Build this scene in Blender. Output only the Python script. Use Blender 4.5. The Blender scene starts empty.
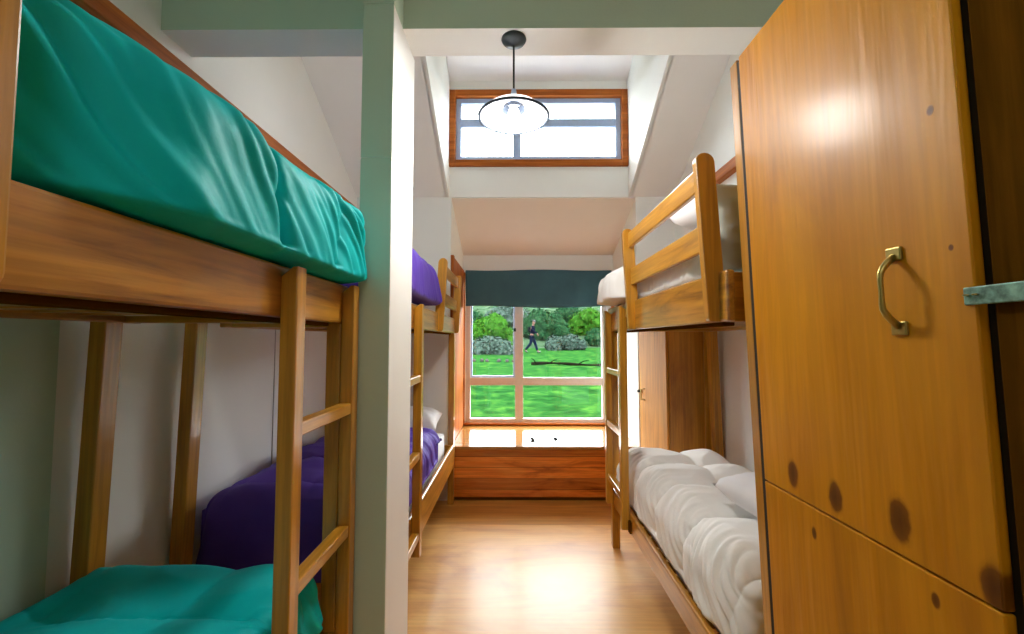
import bpy, bmesh, math, random
from mathutils import Vector, Matrix, noise
S = bpy.context.scene
COL = S.collection
PI = math.pi
random.seed(4)

# ------------------------------------------------------------------ camera
EYE = 1.5
cam_d = bpy.data.cameras.new('camera')
cam = bpy.data.objects.new('camera', cam_d); COL.objects.link(cam)
cam.location = (0, 0, EYE)
cam.rotation_euler = (math.radians(90 + 3.06), 0, math.radians(0.4))
cam_d.sensor_width = 36; cam_d.lens = 430 * 36 / 1024
cam_d.clip_start = 0.05; cam_d.clip_end = 400
S.camera = cam

# ------------------------------------------------------------------ sky
SKY = 11.0
W = bpy.data.worlds.new('overcast_sky'); S.world = W; W.use_nodes = True
wt = W.node_tree; wn = wt.nodes; wn.clear()
_tc = wn.new('ShaderNodeTexCoord'); _nz = wn.new('ShaderNodeTexNoise'); _nz.inputs['Scale'].default_value = 2.2
_nz.inputs['Detail'].default_value = 4
_cr = wn.new('ShaderNodeValToRGB')
_cr.color_ramp.elements[0].position = .35; _cr.color_ramp.elements[0].color = (.80, .90, 1, 1)
_cr.color_ramp.elements[1].position = .6; _cr.color_ramp.elements[1].color = (1, .99, .98, 1)
_bg = wn.new('ShaderNodeBackground'); _bg.inputs['Strength'].default_value = SKY
_wo = wn.new('ShaderNodeOutputWorld')
wt.links.new(_tc.outputs['Generated'], _nz.inputs['Vector']); wt.links.new(_nz.outputs['Fac'], _cr.inputs['Fac'])
wt.links.new(_cr.outputs['Color'], _bg.inputs['Color']); wt.links.new(_bg.outputs[0], _wo.inputs[0])

# ------------------------------------------------------------------ lights
def area(name, loc, rot, sx, sy, power, col=(1, 1, 1), portal=False):
    l = bpy.data.lights.new(name, 'AREA'); l.shape = 'RECTANGLE'; l.size = sx; l.size_y = sy
    l.energy = power; l.color = col
    o = bpy.data.objects.new(name, l); COL.objects.link(o); o.location = loc; o.rotation_euler = rot
    if portal: l.cycles.is_portal = True
    return o
# daylight sampling through the two windows (portals give off no light of their own)
area('window_portal', (.22, 5.19, 1.28), (math.radians(-90), 0, 0), 1.6, 1.5, 1, portal=True)
area('clerestory_portal', (.22, 4.20, 3.53), (math.radians(-90), 0, 0), 1.62, .66, 1, portal=True)
# added fill light, out of view, for the wardrobe and front duvets
area('front_fill_light', (.1, -.9, 3.2), (0, 0, 0), .7, .7, 6, (.97, .99, 1))

S.view_settings.view_transform = 'Standard'; S.view_settings.look = 'None'
S.view_settings.gamma = 1; S.view_settings.use_curve_mapping = False
S.view_settings.exposure = 0.95
S.cycles.max_bounces = 10; S.cycles.diffuse_bounces = 8; S.cycles.glossy_bounces = 4
S.cycles.transparent_max_bounces = 12; S.cycles.sample_clamp_indirect = 6
S.cycles.caustics_reflective = False; S.cycles.caustics_refractive = False

# ------------------------------------------------------------------ materials
def nodes(name):
    m = bpy.data.materials.new(name); m.use_nodes = True
    nt = m.node_tree; return m, nt, nt.nodes['Principled BSDF']
def N(nt, t, **kw):
    n = nt.nodes.new(t)
    for k, v in kw.items(): setattr(n, k, v)
    return n
def coords(nt, scale, loc=(0, 0, 0), rot=(0, 0, 0)):
    tc = N(nt, 'ShaderNodeTexCoord'); mp = N(nt, 'ShaderNodeMapping')
    mp.inputs['Scale'].default_value = scale; mp.inputs['Location'].default_value = loc
    mp.inputs['Rotation'].default_value = rot
    nt.links.new(tc.outputs['Object'], mp.inputs['Vector']); return mp.outputs[0]
def ramp(nt, fac, stops):
    r = N(nt, 'ShaderNodeValToRGB'); e = r.color_ramp.elements
    while len(e) < len(stops): e.new(.5)
    for i, (p, c) in enumerate(stops):
        e[i].position = p; e[i].color = (*c, 1)
    nt.links.new(fac, r.inputs['Fac']); return r.outputs['Color']
def noise_t(nt, vec, scale, detail=4, dist=0, rough=.55):
    n = N(nt, 'ShaderNodeTexNoise'); n.inputs['Scale'].default_value = scale
    n.inputs['Detail'].default_value = detail; n.inputs['Distortion'].default_value = dist
    n.inputs['Roughness'].default_value = rough
    nt.links.new(vec, n.inputs['Vector']); return n.outputs['Fac']
def bump(nt, b, h, strength, dist=.01):
    n = N(nt, 'ShaderNodeBump'); n.inputs['Strength'].default_value = strength; n.inputs['Distance'].default_value = dist
    nt.links.new(h, n.inputs['Height']); nt.links.new(n.outputs[0], b.inputs['Normal'])
def paint(name, col, rough=.55):
    m, nt, b = nodes(name)
    v = coords(nt, (1, 1, 1))
    f = noise_t(nt, v, 1.7, 3)
    c = ramp(nt, f, [(.3, tuple(x * .95 for x in col)), (.7, col)])
    nt.links.new(c, b.inputs['Base Color']); b.inputs['Roughness'].default_value = rough
    bump(nt, b, noise_t(nt, coords(nt, (1, 1, 1)), 90, 2), .06)
    return m
def mixc(nt, fac, a, b_):
    n = N(nt, 'ShaderNodeMix', data_type='RGBA')
    nt.links.new(fac, n.inputs['Factor'])
    for s, v in ((6, a), (7, b_)):
        if isinstance(v, tuple): n.inputs[s].default_value = (*v, 1)
        else: nt.links.new(v, n.inputs[s])
    return n.outputs[2]
def wood(name, dark, mid, light, axis='Y', rough=.3, cross=9, along=.7, coat=.3, planks=None, loc=(0, 0, 0), streak=.22):
    m, nt, b = nodes(name)
    sc = [cross] * 3; sc['XYZ'.index(axis)] = along
    v = coords(nt, tuple(sc), loc)
    f = noise_t(nt, v, 1.3, 7, 1.1, .6)
    c = ramp(nt, f, [(.28, dark), (.48, mid), (.72, light)])
    sc2 = [55] * 3; sc2['XYZ'.index(axis)] = 1.6
    f2 = noise_t(nt, coords(nt, tuple(sc2)), 1, 3)
    fs = ramp(nt, f2, [(.42, (0, 0, 0)), (.60, (1, 1, 1))])
    dk = tuple(.72 * a + .28 * d for a, d in zip(mid, dark))
    mm = N(nt, 'ShaderNodeMix', data_type='RGBA', blend_type='MULTIPLY'); mm.inputs[0].default_value = streak
    nt.links.new(c, mm.inputs[6]); nt.links.new(fs, mm.inputs[7]); c = mm.outputs[2]
    if planks:                                       # (axis across the boards, board width)
        ax, wdt = planks
        tc = N(nt, 'ShaderNodeTexCoord'); sp = N(nt, 'ShaderNodeSeparateXYZ'); nt.links.new(tc.outputs['Object'], sp.inputs[0])
        q = N(nt, 'ShaderNodeMath', operation='DIVIDE'); q.inputs[1].default_value = wdt; nt.links.new(sp.outputs[ax], q.inputs[0])
        fl = N(nt, 'ShaderNodeMath', operation='FLOOR'); nt.links.new(q.outputs[0], fl.inputs[0])
        wn_ = N(nt, 'ShaderNodeTexWhiteNoise', noise_dimensions='1D'); nt.links.new(fl.outputs[0], wn_.inputs['W'])
        t = ramp(nt, wn_.outputs['Value'], [(0, (.62, .58, .55)), (1, (1.15, 1.1, 1.05))])
        m2 = N(nt, 'ShaderNodeMix', data_type='RGBA', blend_type='MULTIPLY'); m2.inputs[0].default_value = 1
        nt.links.new(c, m2.inputs[6]); nt.links.new(t, m2.inputs[7]); c = m2.outputs[2]
        fr = N(nt, 'ShaderNodeMath', operation='FRACT'); nt.links.new(q.outputs[0], fr.inputs[0])
        g = ramp(nt, fr.outputs[0], [(0, (.2, .2, .2)), (.05, (.4, .4, .4)), (.09, (1, 1, 1))])
        m3 = N(nt, 'ShaderNodeMix', data_type='RGBA', blend_type='MULTIPLY'); m3.inputs[0].default_value = .8
        nt.links.new(c, m3.inputs[6]); nt.links.new(g, m3.inputs[7]); c = m3.outputs[2]
    nt.links.new(c, b.inputs['Base Color'])
    b.inputs['Roughness'].default_value = rough
    b.inputs['Coat Weight'].default_value = coat; b.inputs['Coat Roughness'].default_value = rough * .5
    bump(nt, b, f2, .08)
    return m, nt, b, c
def fabric(name, c1, c2, rough=.75, sheen=.3):
    m, nt, b = nodes(name)
    f = noise_t(nt, coords(nt, (1, 1, 1)), 3, 3)
    nt.links.new(ramp(nt, f, [(.3, c1), (.7, c2)]), b.inputs['Base Color'])
    b.inputs['Roughness'].default_value = rough; b.inputs['Specular IOR Level'].default_value = .15; b.inputs['Sheen Weight'].default_value = 0
    bump(nt, b, noise_t(nt, coords(nt, (1, 1, 1)), 40, 3, .8), .12, .006)
    return m
def plain(name, col, rough=.4, metal=0, spec=.4, var=.08, scale=30):
    m, nt, b = nodes(name)
    f = noise_t(nt, coords(nt, (1, 1, 1)), scale, 3)
    nt.links.new(ramp(nt, f, [(.3, tuple(x * (1 - var) for x in col)), (.7, col)]), b.inputs['Base Color'])
    b.inputs['Roughness'].default_value = rough; b.inputs['Metallic'].default_value = metal; b.inputs['Specular IOR Level'].default_value = spec
    return m

M = {}
M['white'] = paint('white_wall_paint', (.86, .87, .84))
M['cream'] = paint('cream_ceiling_paint', (.84, .76, .69))  # warmer tone for the alcove ceiling
M['ceil'] = paint('ceiling_paint', (.88, .87, .85))
M['green'] = paint('green_shade_wall', (.50, .64, .52))  # greenish shade of the front half put into the wall colour
def W3(key, ax, *a, **k): M[key + ax] = wood(key + '_' + ax, *a, axis=ax, **k)[0]
for ax in 'XYZ':
    W3('bed', ax, (.30, .12, .010), (.52, .235, .018), (.64, .32, .035), rough=.28, cross=8, along=.9)
    W3('redwood', ax, (.18, .040, .006), (.42, .11, .014), (.58, .18, .03), rough=.5, coat=.05)
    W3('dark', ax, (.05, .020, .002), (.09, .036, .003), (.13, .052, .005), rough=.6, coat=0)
for ax in 'XYZ': M['redwood' + ax].node_tree.nodes['Principled BSDF'].inputs['Specular IOR Level'].default_value = .15
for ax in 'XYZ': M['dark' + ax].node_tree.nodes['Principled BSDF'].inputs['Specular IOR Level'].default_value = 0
M['teakrail'] = wood('rail_pine', (.17, .060, .006), (.45, .19, .016), (.58, .28, .03), axis='Y', rough=.3, cross=11, along=1.3)[0]
M['bench'] = wood('bench_boards', (.30, .065, .005), (.72, .20, .018), (.86, .31, .04), axis='X', rough=.25, cross=7, along=1.2, planks=(2, .1))[0]
M['benchtop'] = wood('bench_top_varnish', (.27, .11, .02), (.40, .185, .04), (.50, .25, .065), axis='X', rough=.14, coat=.5)[0]
M['floor'] = wood('floor_boards', (.46, .20, .045), (.66, .335, .085), (.78, .46, .14), axis='X', rough=.42, cross=2.2, along=.9, coat=.2, streak=.10)[0]
M['sillboard'] = wood('floor_edge_board', (.33, .12, .02), (.50, .22, .035), (.60, .30, .06), axis='X', rough=.35, cross=6)[0]
M['teal'] = fabric('teal_cotton', (.0, .42, .43), (.001, .53, .53), .55, .05)
M['purple'] = fabric('purple_cotton', (.085, .040, .34), (.125, .065, .46), .65, .1)
M['whitecloth'] = fabric('white_cotton', (.82, .81, .77), (.87, .86, .83), .8, .1)
M['sheet'] = fabric('white_sheet', (.78, .79, .82), (.84, .85, .87), .8, .1)
M['greycloth'] = fabric('shaded_pillowcase', (.42, .47, .42), (.50, .54, .49), .8, .1)  # shade on a white pillowcase put into its colour
M['blind'] = fabric('slate_blind_cloth', (.045, .11, .145), (.06, .145, .185), .85, .1)
M['alu'] = plain('window_frame_metal', (.62, .56, .53), .4, .0)
M['alu2'] = plain('grey_window_frame', (.42, .55, .80), .4, .0)
M['brass'] = plain('aged_brass', (.42, .33, .10), .35, .9)
M['steel'] = plain('worn_green_steel', (.27, .50, .39), .5, .2, var=.7, scale=70)
M['rim'] = plain('lamp_rim_metal', (.018, .024, .035), .6, .0, spec=.1)
M['black'] = plain('dark_metal', (.012, .018, .018), .35, .3)
M['gap'] = plain('gap_shade', (.02, .012, .006), .8)  # dark colour standing for the shade in the door gaps
M['ink'] = plain('black_ink', (.01, .01, .01), .6, spec=0)
M['skin'] = plain('skin', (.07, .04, .03), .6, spec=0)
M['jacket'] = plain('navy_jacket', (.0008, .0016, .006), .8, spec=0)
M['jeans'] = plain('blue_jeans', (.0014, .0032, .010), .8, spec=0)
M['hair'] = plain('pale_cap', (.04, .04, .045), .8, spec=0)
M['pack'] = plain('dark_rucksack', (.001, .0014, .003), .8, spec=0)
M['logwood'] = plain('weathered_log', (.0045, .0048, .003), .9, var=.5, scale=6, spec=0)
M['stone'] = plain('pale_stone', (.026, .027, .024), .9, spec=0)
# outdoors
def foliage(name, a, b_, c_, sc=4.5):
    m, nt, bs = nodes(name)
    f = noise_t(nt, coords(nt, (1, 1, 1)), sc, 6, .3, .7)
    nt.links.new(ramp(nt, f, [(.32, a), (.5, b_), (.68, c_)]), bs.inputs['Base Color'])
    bs.inputs['Roughness'].default_value = .95; bs.inputs['Specular IOR Level'].default_value = 0
    return m
M['grass'] = foliage('lawn_grass', (.0022, .013, .0030), (.0060, .031, .0062), (.020, .060, .009), 2.6)
M['leaf_bright'] = foliage('bright_leaves', (0.0028, 0.0164, 0.0019), (0.0103, 0.0399, 0.0038), (0.0235, 0.0611, 0.0085), 7)
M['leaf_dark'] = foliage('dark_leaves', (0.0019, 0.0085, 0.0038), (0.0047, 0.0188, 0.0075), (0.0141, 0.0352, 0.0141), 7)
M['leaf_grey'] = foliage('grey_twigs', (.006, .013, .009), (.017, .030, .023), (.042, .054, .050), 7)
M['hill'] = foliage('hillside_scrub', (0.0070, 0.0164, 0.0075), (0.0164, 0.0329, 0.0164), (0.0352, 0.0493, 0.0352), .9)
# clear panes
def glass(name, refl):
    m = bpy.data.materials.new(name); m.use_nodes = True; nt = m.node_tree; nt.nodes.clear()
    t = N(nt, 'ShaderNodeBsdfTransparent'); g = N(nt, 'ShaderNodeBsdfGlossy'); g.inputs['Roughness'].default_value = .02
    t.inputs['Color'].default_value = (.97, .985, .98, 1)
    mx = N(nt, 'ShaderNodeMixShader'); mx.inputs[0].default_value = refl
    o = N(nt, 'ShaderNodeOutputMaterial')
    nt.links.new(t.outputs[0], mx.inputs[1]); nt.links.new(g.outputs[0], mx.inputs[2]); nt.links.new(mx.outputs[0], o.inputs[0]); return m
M['glass'] = glass('window_glass', .03)
def lampglass():
    m, nt, b = nodes('frosted_lamp_glass')
    b.inputs['Base Color'].default_value = (.93, .92, .93, 1); b.inputs['Roughness'].default_value = .25
    tr = N(nt, 'ShaderNodeBsdfTranslucent'); tr.inputs['Color'].default_value = (.95, .93, .95, 1)
    mx = N(nt, 'ShaderNodeMixShader'); mx.inputs[0].default_value = .55
    f = noise_t(nt, coords(nt, (1, 1, 1)), 8, 2); bump(nt, b, f, .02)
    o = nt.nodes['Material Output']
    nt.links.new(b.outputs[0], mx.inputs[1]); nt.links.new(tr.outputs[0], mx.inputs[2]); nt.links.new(mx.outputs[0], o.inputs[0]); return m
M['lampglass'] = lampglass()
def bulbmat():
    m, nt, b = nodes('lit_bulb')
    b.inputs['Emission Color'].default_value = (1, .95, .9, 1); b.inputs['Emission Strength'].default_value = 1.2
    f = noise_t(nt, coords(nt, (1, 1, 1)), 8, 2); bump(nt, b, f, .01); return m
M['bulb'] = bulbmat()

# ------------------------------------------------------------------ helpers
def tag(o, label=None, cat=None, group=None, kind=None):
    for k, v in (('label', label), ('category', cat), ('group', group), ('kind', kind)):
        if v: o[k] = v
    return o
def thing(name, loc, label, cat, group=None):
    o = bpy.data.objects.new(name, None); COL.objects.link(o); o.location = loc; o.empty_display_size = .05
    return tag(o, label, cat, group)
def obj(name, bm, mat, parent=None, org=None, smooth=False):
    """world-space bmesh -> one mesh object; origin at parent's origin, or at org, or base centre"""
    if parent is not None:
        off = Vector(parent.location)
        p = parent.parent
        while p: off = off + Vector(p.location); p = p.parent
    else:
        if org is None:
            xs = [v.co for v in bm.verts]
            org = [(min(c[i] for c in xs) + max(c[i] for c in xs)) / 2 for i in range(2)] + [min(c[2] for c in xs)]
        off = Vector(org)
    bmesh.ops.translate(bm, verts=bm.verts, vec=-off)
    bmesh.ops.recalc_face_normals(bm, faces=bm.faces)
    me = bpy.data.meshes.new(name); bm.to_mesh(me); bm.free()
    for mm in (mat if isinstance(mat, (list, tuple)) else [mat]): me.materials.append(mm)
    if smooth:
        for p in me.polygons: p.use_smooth = True
    o = bpy.data.objects.new(name, me); COL.objects.link(o)
    if parent is not None: o.parent = parent
    else: o.location = off
    return o
def BM(): return bmesh.new()
def box(bm, x0, x1, y0, y1, z0, z1, bev=0.0, seg=2):
    r = bmesh.ops.create_cube(bm, size=1)
    vs = r['verts']
    for v in vs:
        v.co = Vector(((x0 + x1) / 2 + v.co.x * (x1 - x0), (y0 + y1) / 2 + v.co.y * (y1 - y0), (z0 + z1) / 2 + v.co.z * (z1 - z0)))
    if bev:
        es = list({e for v in vs for e in v.link_edges})
        bmesh.ops.bevel(bm, geom=es, offset=bev, segments=seg, affect='EDGES', profile=.5)
    return bm
def prism(bm, pts, vec, bev=0):
    """extrude a polygon (3-D points) along vec"""
    a = [bm.verts.new(p) for p in pts]; b = [bm.verts.new(Vector(p) + Vector(vec)) for p in pts]
    n = len(a); fs = [bm.faces.new(a), bm.faces.new(list(reversed(b)))]
    for i in range(n): bm.faces.new((a[i], b[i], b[(i + 1) % n], a[(i + 1) % n]))
    if bev:
        es = list(fs[0].edges) + list(fs[1].edges)
        bmesh.ops.bevel(bm, geom=es, offset=bev, segments=2, affect='EDGES', profile=.5)
    return bm
def tube(bm, pts, r, n=10, cap=True):
    pts = [Vector(p) for p in pts]; rings = []
    rr = r if isinstance(r, (list, tuple)) else [r] * len(pts)
    up = None
    for i, p in enumerate(pts):
        d = (pts[min(i + 1, len(pts) - 1)] - pts[max(i - 1, 0)]).normalized()
        if up is None: up = Vector((0, 0, 1)) if abs(d.z) < .9 else Vector((1, 0, 0))
        s = d.cross(up).normalized(); u = s.cross(d).normalized(); up = u
        rings.append([bm.verts.new(p + (s * math.cos(2 * PI * k / n) + u * math.sin(2 * PI * k / n)) * rr[i]) for k in range(n)])
    for a, b in zip(rings, rings[1:]):
        for k in range(n): bm.faces.new((a[k], a[(k + 1) % n], b[(k + 1) % n], b[k]))
    if cap: bm.faces.new(list(reversed(rings[0]))); bm.faces.new(rings[-1])
    return bm
def lathe(bm, prof, c, n=40, close=False):
    rings = []
    for r, z in prof:
        if r < 1e-5: rings.append([bm.verts.new((c[0], c[1], c[2] + z))])
        else: rings.append([bm.verts.new((c[0] + r * math.cos(2 * PI * k / n), c[1] + r * math.sin(2 * PI * k / n), c[2] + z)) for k in range(n)])
    for a, b in zip(rings, rings[1:]):
        for k in range(n):
            va = [a[k % len(a)], a[(k + 1) % len(a)]]; vb = [b[(k + 1) % len(b)], b[k % len(b)]]
            f = []
            for v in va + vb:
                if v not in f: f.append(v)
            if len(f) > 2: bm.faces.new(f)
    return bm
def structure(name, bm, mat): return tag(obj(name, bm, mat, org=(0, 0, 0)), kind='structure')
def paint_faces(o, test, idx):
    for p in o.data.polygons:
        if test(p): p.material_index = idx

# ------------------------------------------------------------------ room shell
XW, YB, YW = 1.54, 4.11, 5.10
AL, AR = -.62, 1.17            # alcove sides
KNEE = EYE + 1.386
SL = .57
HY0, HY1, HZ = 1.79, 1.97, EYE + 1.346
structure('floor', box(BM(), -1.64, 1.64, -1.9, YB - .53, -.1, 0), M['floor'])
structure('trim_1', box(BM(), -1.64, 1.64, YB - .53, YW + .1, -.1, 0), M['sillboard'])
o = structure('wall_left', box(BM(), -1.66, -XW, -1.9, 5.3, 0, 4.9), M['white'])
structure('wall_left_front', box(BM(), -XW, -XW + .004, -1.8, 1.44, 0, 4.9), M['green'])  # thin sheet that colours the shaded front stretch green
structure('wall_right', box(BM(), XW, 1.66, -1.9, 5.3, 0, 4.9), M['white'])
structure('wall_front', box(BM(), -XW, XW, -1.9, -1.8, 0, 3.3), M['white'])
structure('ceiling_front', box(BM(), -XW, XW, -1.9, HY0, 3.3, 3.4), M['ceil'])
WX0, WX1, WZ0, WZ1 = -.615, 1.075, 3.215, 3.92   # clerestory opening
b = BM()
box(b, -XW, AL, YB, YB + .1, 0, KNEE); box(b, AR, XW, YB, YB + .1, 0, KNEE)
box(b, -XW, WX0, YB, YB + .1, KNEE, 4.9); box(b, WX1, XW, YB, YB + .1, KNEE, 4.9)
box(b, WX0, WX1, YB, YB + .1, KNEE, WZ0); box(b, WX0, WX1, YB, YB + .1, WZ1, 4.9)
structure('wall_back', b, M['white'])
def roof(name, x0, x1, ya, za, yb, zb, mat, th=.08):
    return structure(name, prism(BM(), [(x0, ya, za), (x0, yb, zb), (x0, yb, zb + th), (x0, ya, za + th)], (x1 - x0, 0, 0)), mat)
zt = KNEE + SL * (YB - HY1)
DL, DR = -.64, 1.10
roof('ceiling_left_slope', -XW, DL - .02, YB, KNEE, HY1, zt, M['ceil'])
roof('ceiling_right_slope', DR + .02, XW, YB, KNEE, HY1, zt, M['ceil'])
roof('ceiling_dormer', DL, DR, YB, EYE + 2.55, HY1, EYE + 2.55 + .35 * (YB - HY1), M['ceil'])
for nm, xa, xb in (('wall_dormer_left', DL - .04, DL), ('wall_dormer_right', DR, DR + .04)):
    structure(nm, prism(BM(), [(xa, YB, KNEE), (xa, HY1, zt), (xa, HY1, 4.95), (xa, YB, 4.95)], (xb - xa, 0, 0)), M['white'])
zs = EYE + 1.014
structure('wall_alcove_left', box(BM(), AL - .1, AL, YB + .1, YW + .1, 0, KNEE), M['white'])
structure('wall_alcove_right', box(BM(), AR, AR + .1, YB + .1, YW + .1, 0, KNEE), M['white'])
roof('ceiling_alcove', AL, AR, YB + .02, KNEE - .01, YW + .1, zs - .04, M['cream'])
PX0, PX1, PZ0, PZ1 = -.58, 1.08, .53, 2.28        # big window opening
b = BM()
box(b, AL, PX0, YW, YW + .1, 0, 2.7); box(b, PX1, AR, YW, YW + .1, 0, 2.7)
box(b, PX0, PX1, YW, YW + .1, 0, PZ0); box(b, PX0, PX1, YW, YW + .1, PZ1, 2.7)
structure('wall_window', b, M['white'])
# beam between the two halves of the room
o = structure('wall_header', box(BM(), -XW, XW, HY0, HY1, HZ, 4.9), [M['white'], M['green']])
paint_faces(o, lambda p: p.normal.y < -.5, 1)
CX0, CX1, CY0, CY1 = -.608, -.483, 1.65, 2.0
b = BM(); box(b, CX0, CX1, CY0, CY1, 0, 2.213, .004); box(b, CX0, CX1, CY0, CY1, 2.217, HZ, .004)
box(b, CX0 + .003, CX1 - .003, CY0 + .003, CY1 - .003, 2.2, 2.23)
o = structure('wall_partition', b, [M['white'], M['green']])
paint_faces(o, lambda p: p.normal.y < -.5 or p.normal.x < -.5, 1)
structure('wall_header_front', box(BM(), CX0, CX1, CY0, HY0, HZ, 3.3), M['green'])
# panel joint strip on the left wall
structure('trim_2', box(BM(), -XW, -XW + .004, 2.75, 2.756, 0, 2.68), plain('joint_grey', (.45, .45, .43), .7))
# narrow timber ledges along both side walls
for nm, s in (('trim_3', -1), ('trim_4', 1)):
    b = BM(); xa, xb = sorted((s * XW, s * (XW - .055)))
    box(b, xa, xb, -1.8, YB, EYE + 1.165, EYE + 1.245, .008)
    structure(nm, b, M['redwoodY'])
for nm, s in (('baseboard_left', -1), ('baseboard_right', 1)):
    xa, xb = sorted((s * XW, s * (XW - .015)))
    structure(nm, box(BM(), xa, xb, -1.8, YB, 0, .07, .003), M['bedY'])

# clerestory window
w1 = thing('window_1', (.23, YB + .03, WZ0), None, None); tag(w1, kind='structure')
def frame(bm, x0, x1, y0, y1, z0, z1, t, tb=None):
    tb = tb or t
    box(bm, x0, x0 + t, y0, y1, z0, z1, .004); box(bm, x1 - t, x1, y0, y1, z0, z1, .004)
    box(bm, x0 + t, x1 - t, y0, y1, z0, z0 + tb, .004); box(bm, x0 + t, x1 - t, y0, y1, z1 - t, z1, .004)
    return bm
obj('window_casing', frame(BM(), WX0 - .03, WX1 + .03, YB - .03, YB + .04, WZ0 - .03, WZ1 + .03, .065), M['redwoodX'], w1)
fx0, fx1, fz0, fz1 = WX0 + .035, WX1 - .035, WZ0 + .035, WZ1 - .035
obj('window_frame', frame(BM(), fx0, fx1, YB + .02, YB + .08, fz0, fz1, .05), M['alu2'], w1)
obj('transom', box(BM(), fx0 + .05, fx1 - .05, YB + .03, YB + .075, 3.60, 3.685, .004), M['alu2'], w1)
obj('mullion', box(BM(), -.02, .06, YB + .03, YB + .075, fz0 + .05, 3.60, .004), M['alu2'], w1)
for xa, xb, za, zb in ((fx0 + .05, -.02, fz0 + .05, 3.60), (.06, fx1 - .05, fz0 + .05, 3.60), (fx0 + .05, fx1 - .05, 3.685, fz1 - .05)):
    obj('pane', box(BM(), xa, xb, YB + .05, YB + .054, za, zb), M['glass'], w1)
# eaves seen through the clerestory
structure('trim_5', box(BM(), -1.2, 1.8, YB + .35, YB + .42, 3.93, 4.0), M['white'])

# big window
w2 = thing('window_2', (.25, YW + .05, PZ0), None, None); tag(w2, kind='structure')
fy0, fy1 = YW + .01, YW + .075
obj('window_frame', frame(BM(), PX0, PX1, fy0, fy1, PZ0, PZ1, .05, .045), M['alu'], w2)
MX0, MX1 = .0, .095
TZ0, TZ1 = .965, 1.055
obj('mullion', box(BM(), MX0, MX1, fy0, fy1, PZ0 + .045, PZ1 - .05, .004), M['alu'], w2)
obj('transom', box(BM(), PX0 + .05, MX0, fy0 + .004, fy1 - .004, TZ0, TZ1, .004), M['alu'], w2)
obj('transom', box(BM(), MX1, PX1 - .05, fy0 + .004, fy1 - .004, TZ0, TZ1, .004), M['alu'], w2)
obj('sash', frame(BM(), PX0 + .05, MX0, fy0 + .02, fy1 - .005, TZ1, PZ1 - .05, .022), M['alu2'], w2)
h = obj('window_catch', box(BM(), MX0 - .02, MX0 + .012, fy0 - .03, fy0 + .005, 1.60, 1.64, .004), M['black'], w2)
for xa, xb, za, zb in ((PX0 + .05, MX0, PZ0 + .045, TZ0), (MX1, PX1 - .05, PZ0 + .045, TZ0), (MX1, PX1 - .05, TZ1, PZ1 - .05), (PX0 + .07, MX0 - .02, TZ1 + .02, PZ1 - .07)):
    obj('pane', box(BM(), xa, xb, fy0 + .035, fy0 + .039, za, zb), M['glass'], w2)
obj('window_sill', box(BM(), AL, AR, YW - .035, YW + .012, .505, .533, .005), M['redwoodX'], w2)
obj('window_casing', box(BM(), AL, AL + .03, YW - .05, YW, .533, 2.30, .005), M['redwoodZ'], w2)
obj('window_casing', box(BM(), AR - .03, AR, YW - .05, YW, .533, 2.30, .005), M['redwoodZ'], w2)
# timber lining of the alcove side
for nm, xa, xb in (('trim_6', AL, AL + .018), ('trim_7', AL, AL + .03)):
    if nm == 'trim_6': b = box(BM(), xa, xb, YB + .06, YW - .05, .505, 2.32, .003)
    else: b = box(BM(), xa, xb, YB - .01, YB + .06, .505, 2.32, .006)
    structure(nm, b, M['redwoodZ'])

# ------------------------------------------------------------------ bunk beds
def board_xz(bm, xc, w, y0, y1, z0, z1, tilt=0, foot=0, n=8, rb=None):
    """upright board whose wide face looks along the room; rounded top, softened foot; leans by tilt"""
    r = w / 2; rb = rb or r * .55; pts = []
    for k in range(n + 1):
        a = PI * k / n; pts.append((xc + r * math.cos(a), z1 - r + r * math.sin(a)))
    for k in range(n // 2 + 1):
        a = PI + PI / 2 * k / (n // 2); pts.append((xc - r + rb + rb * math.cos(a), z0 + rb + rb * math.sin(a)))
    for k in range(n // 2 + 1):
        a = -PI / 2 + PI / 2 * k / (n // 2); pts.append((xc + r - rb + rb * math.cos(a), z0 + rb + rb * math.sin(a)))
    P = [(x + tilt * (z - z0), y0, z) for x, z in pts]
    return prism(bm, P, (0, y1 - y0, 0), .004)

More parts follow.
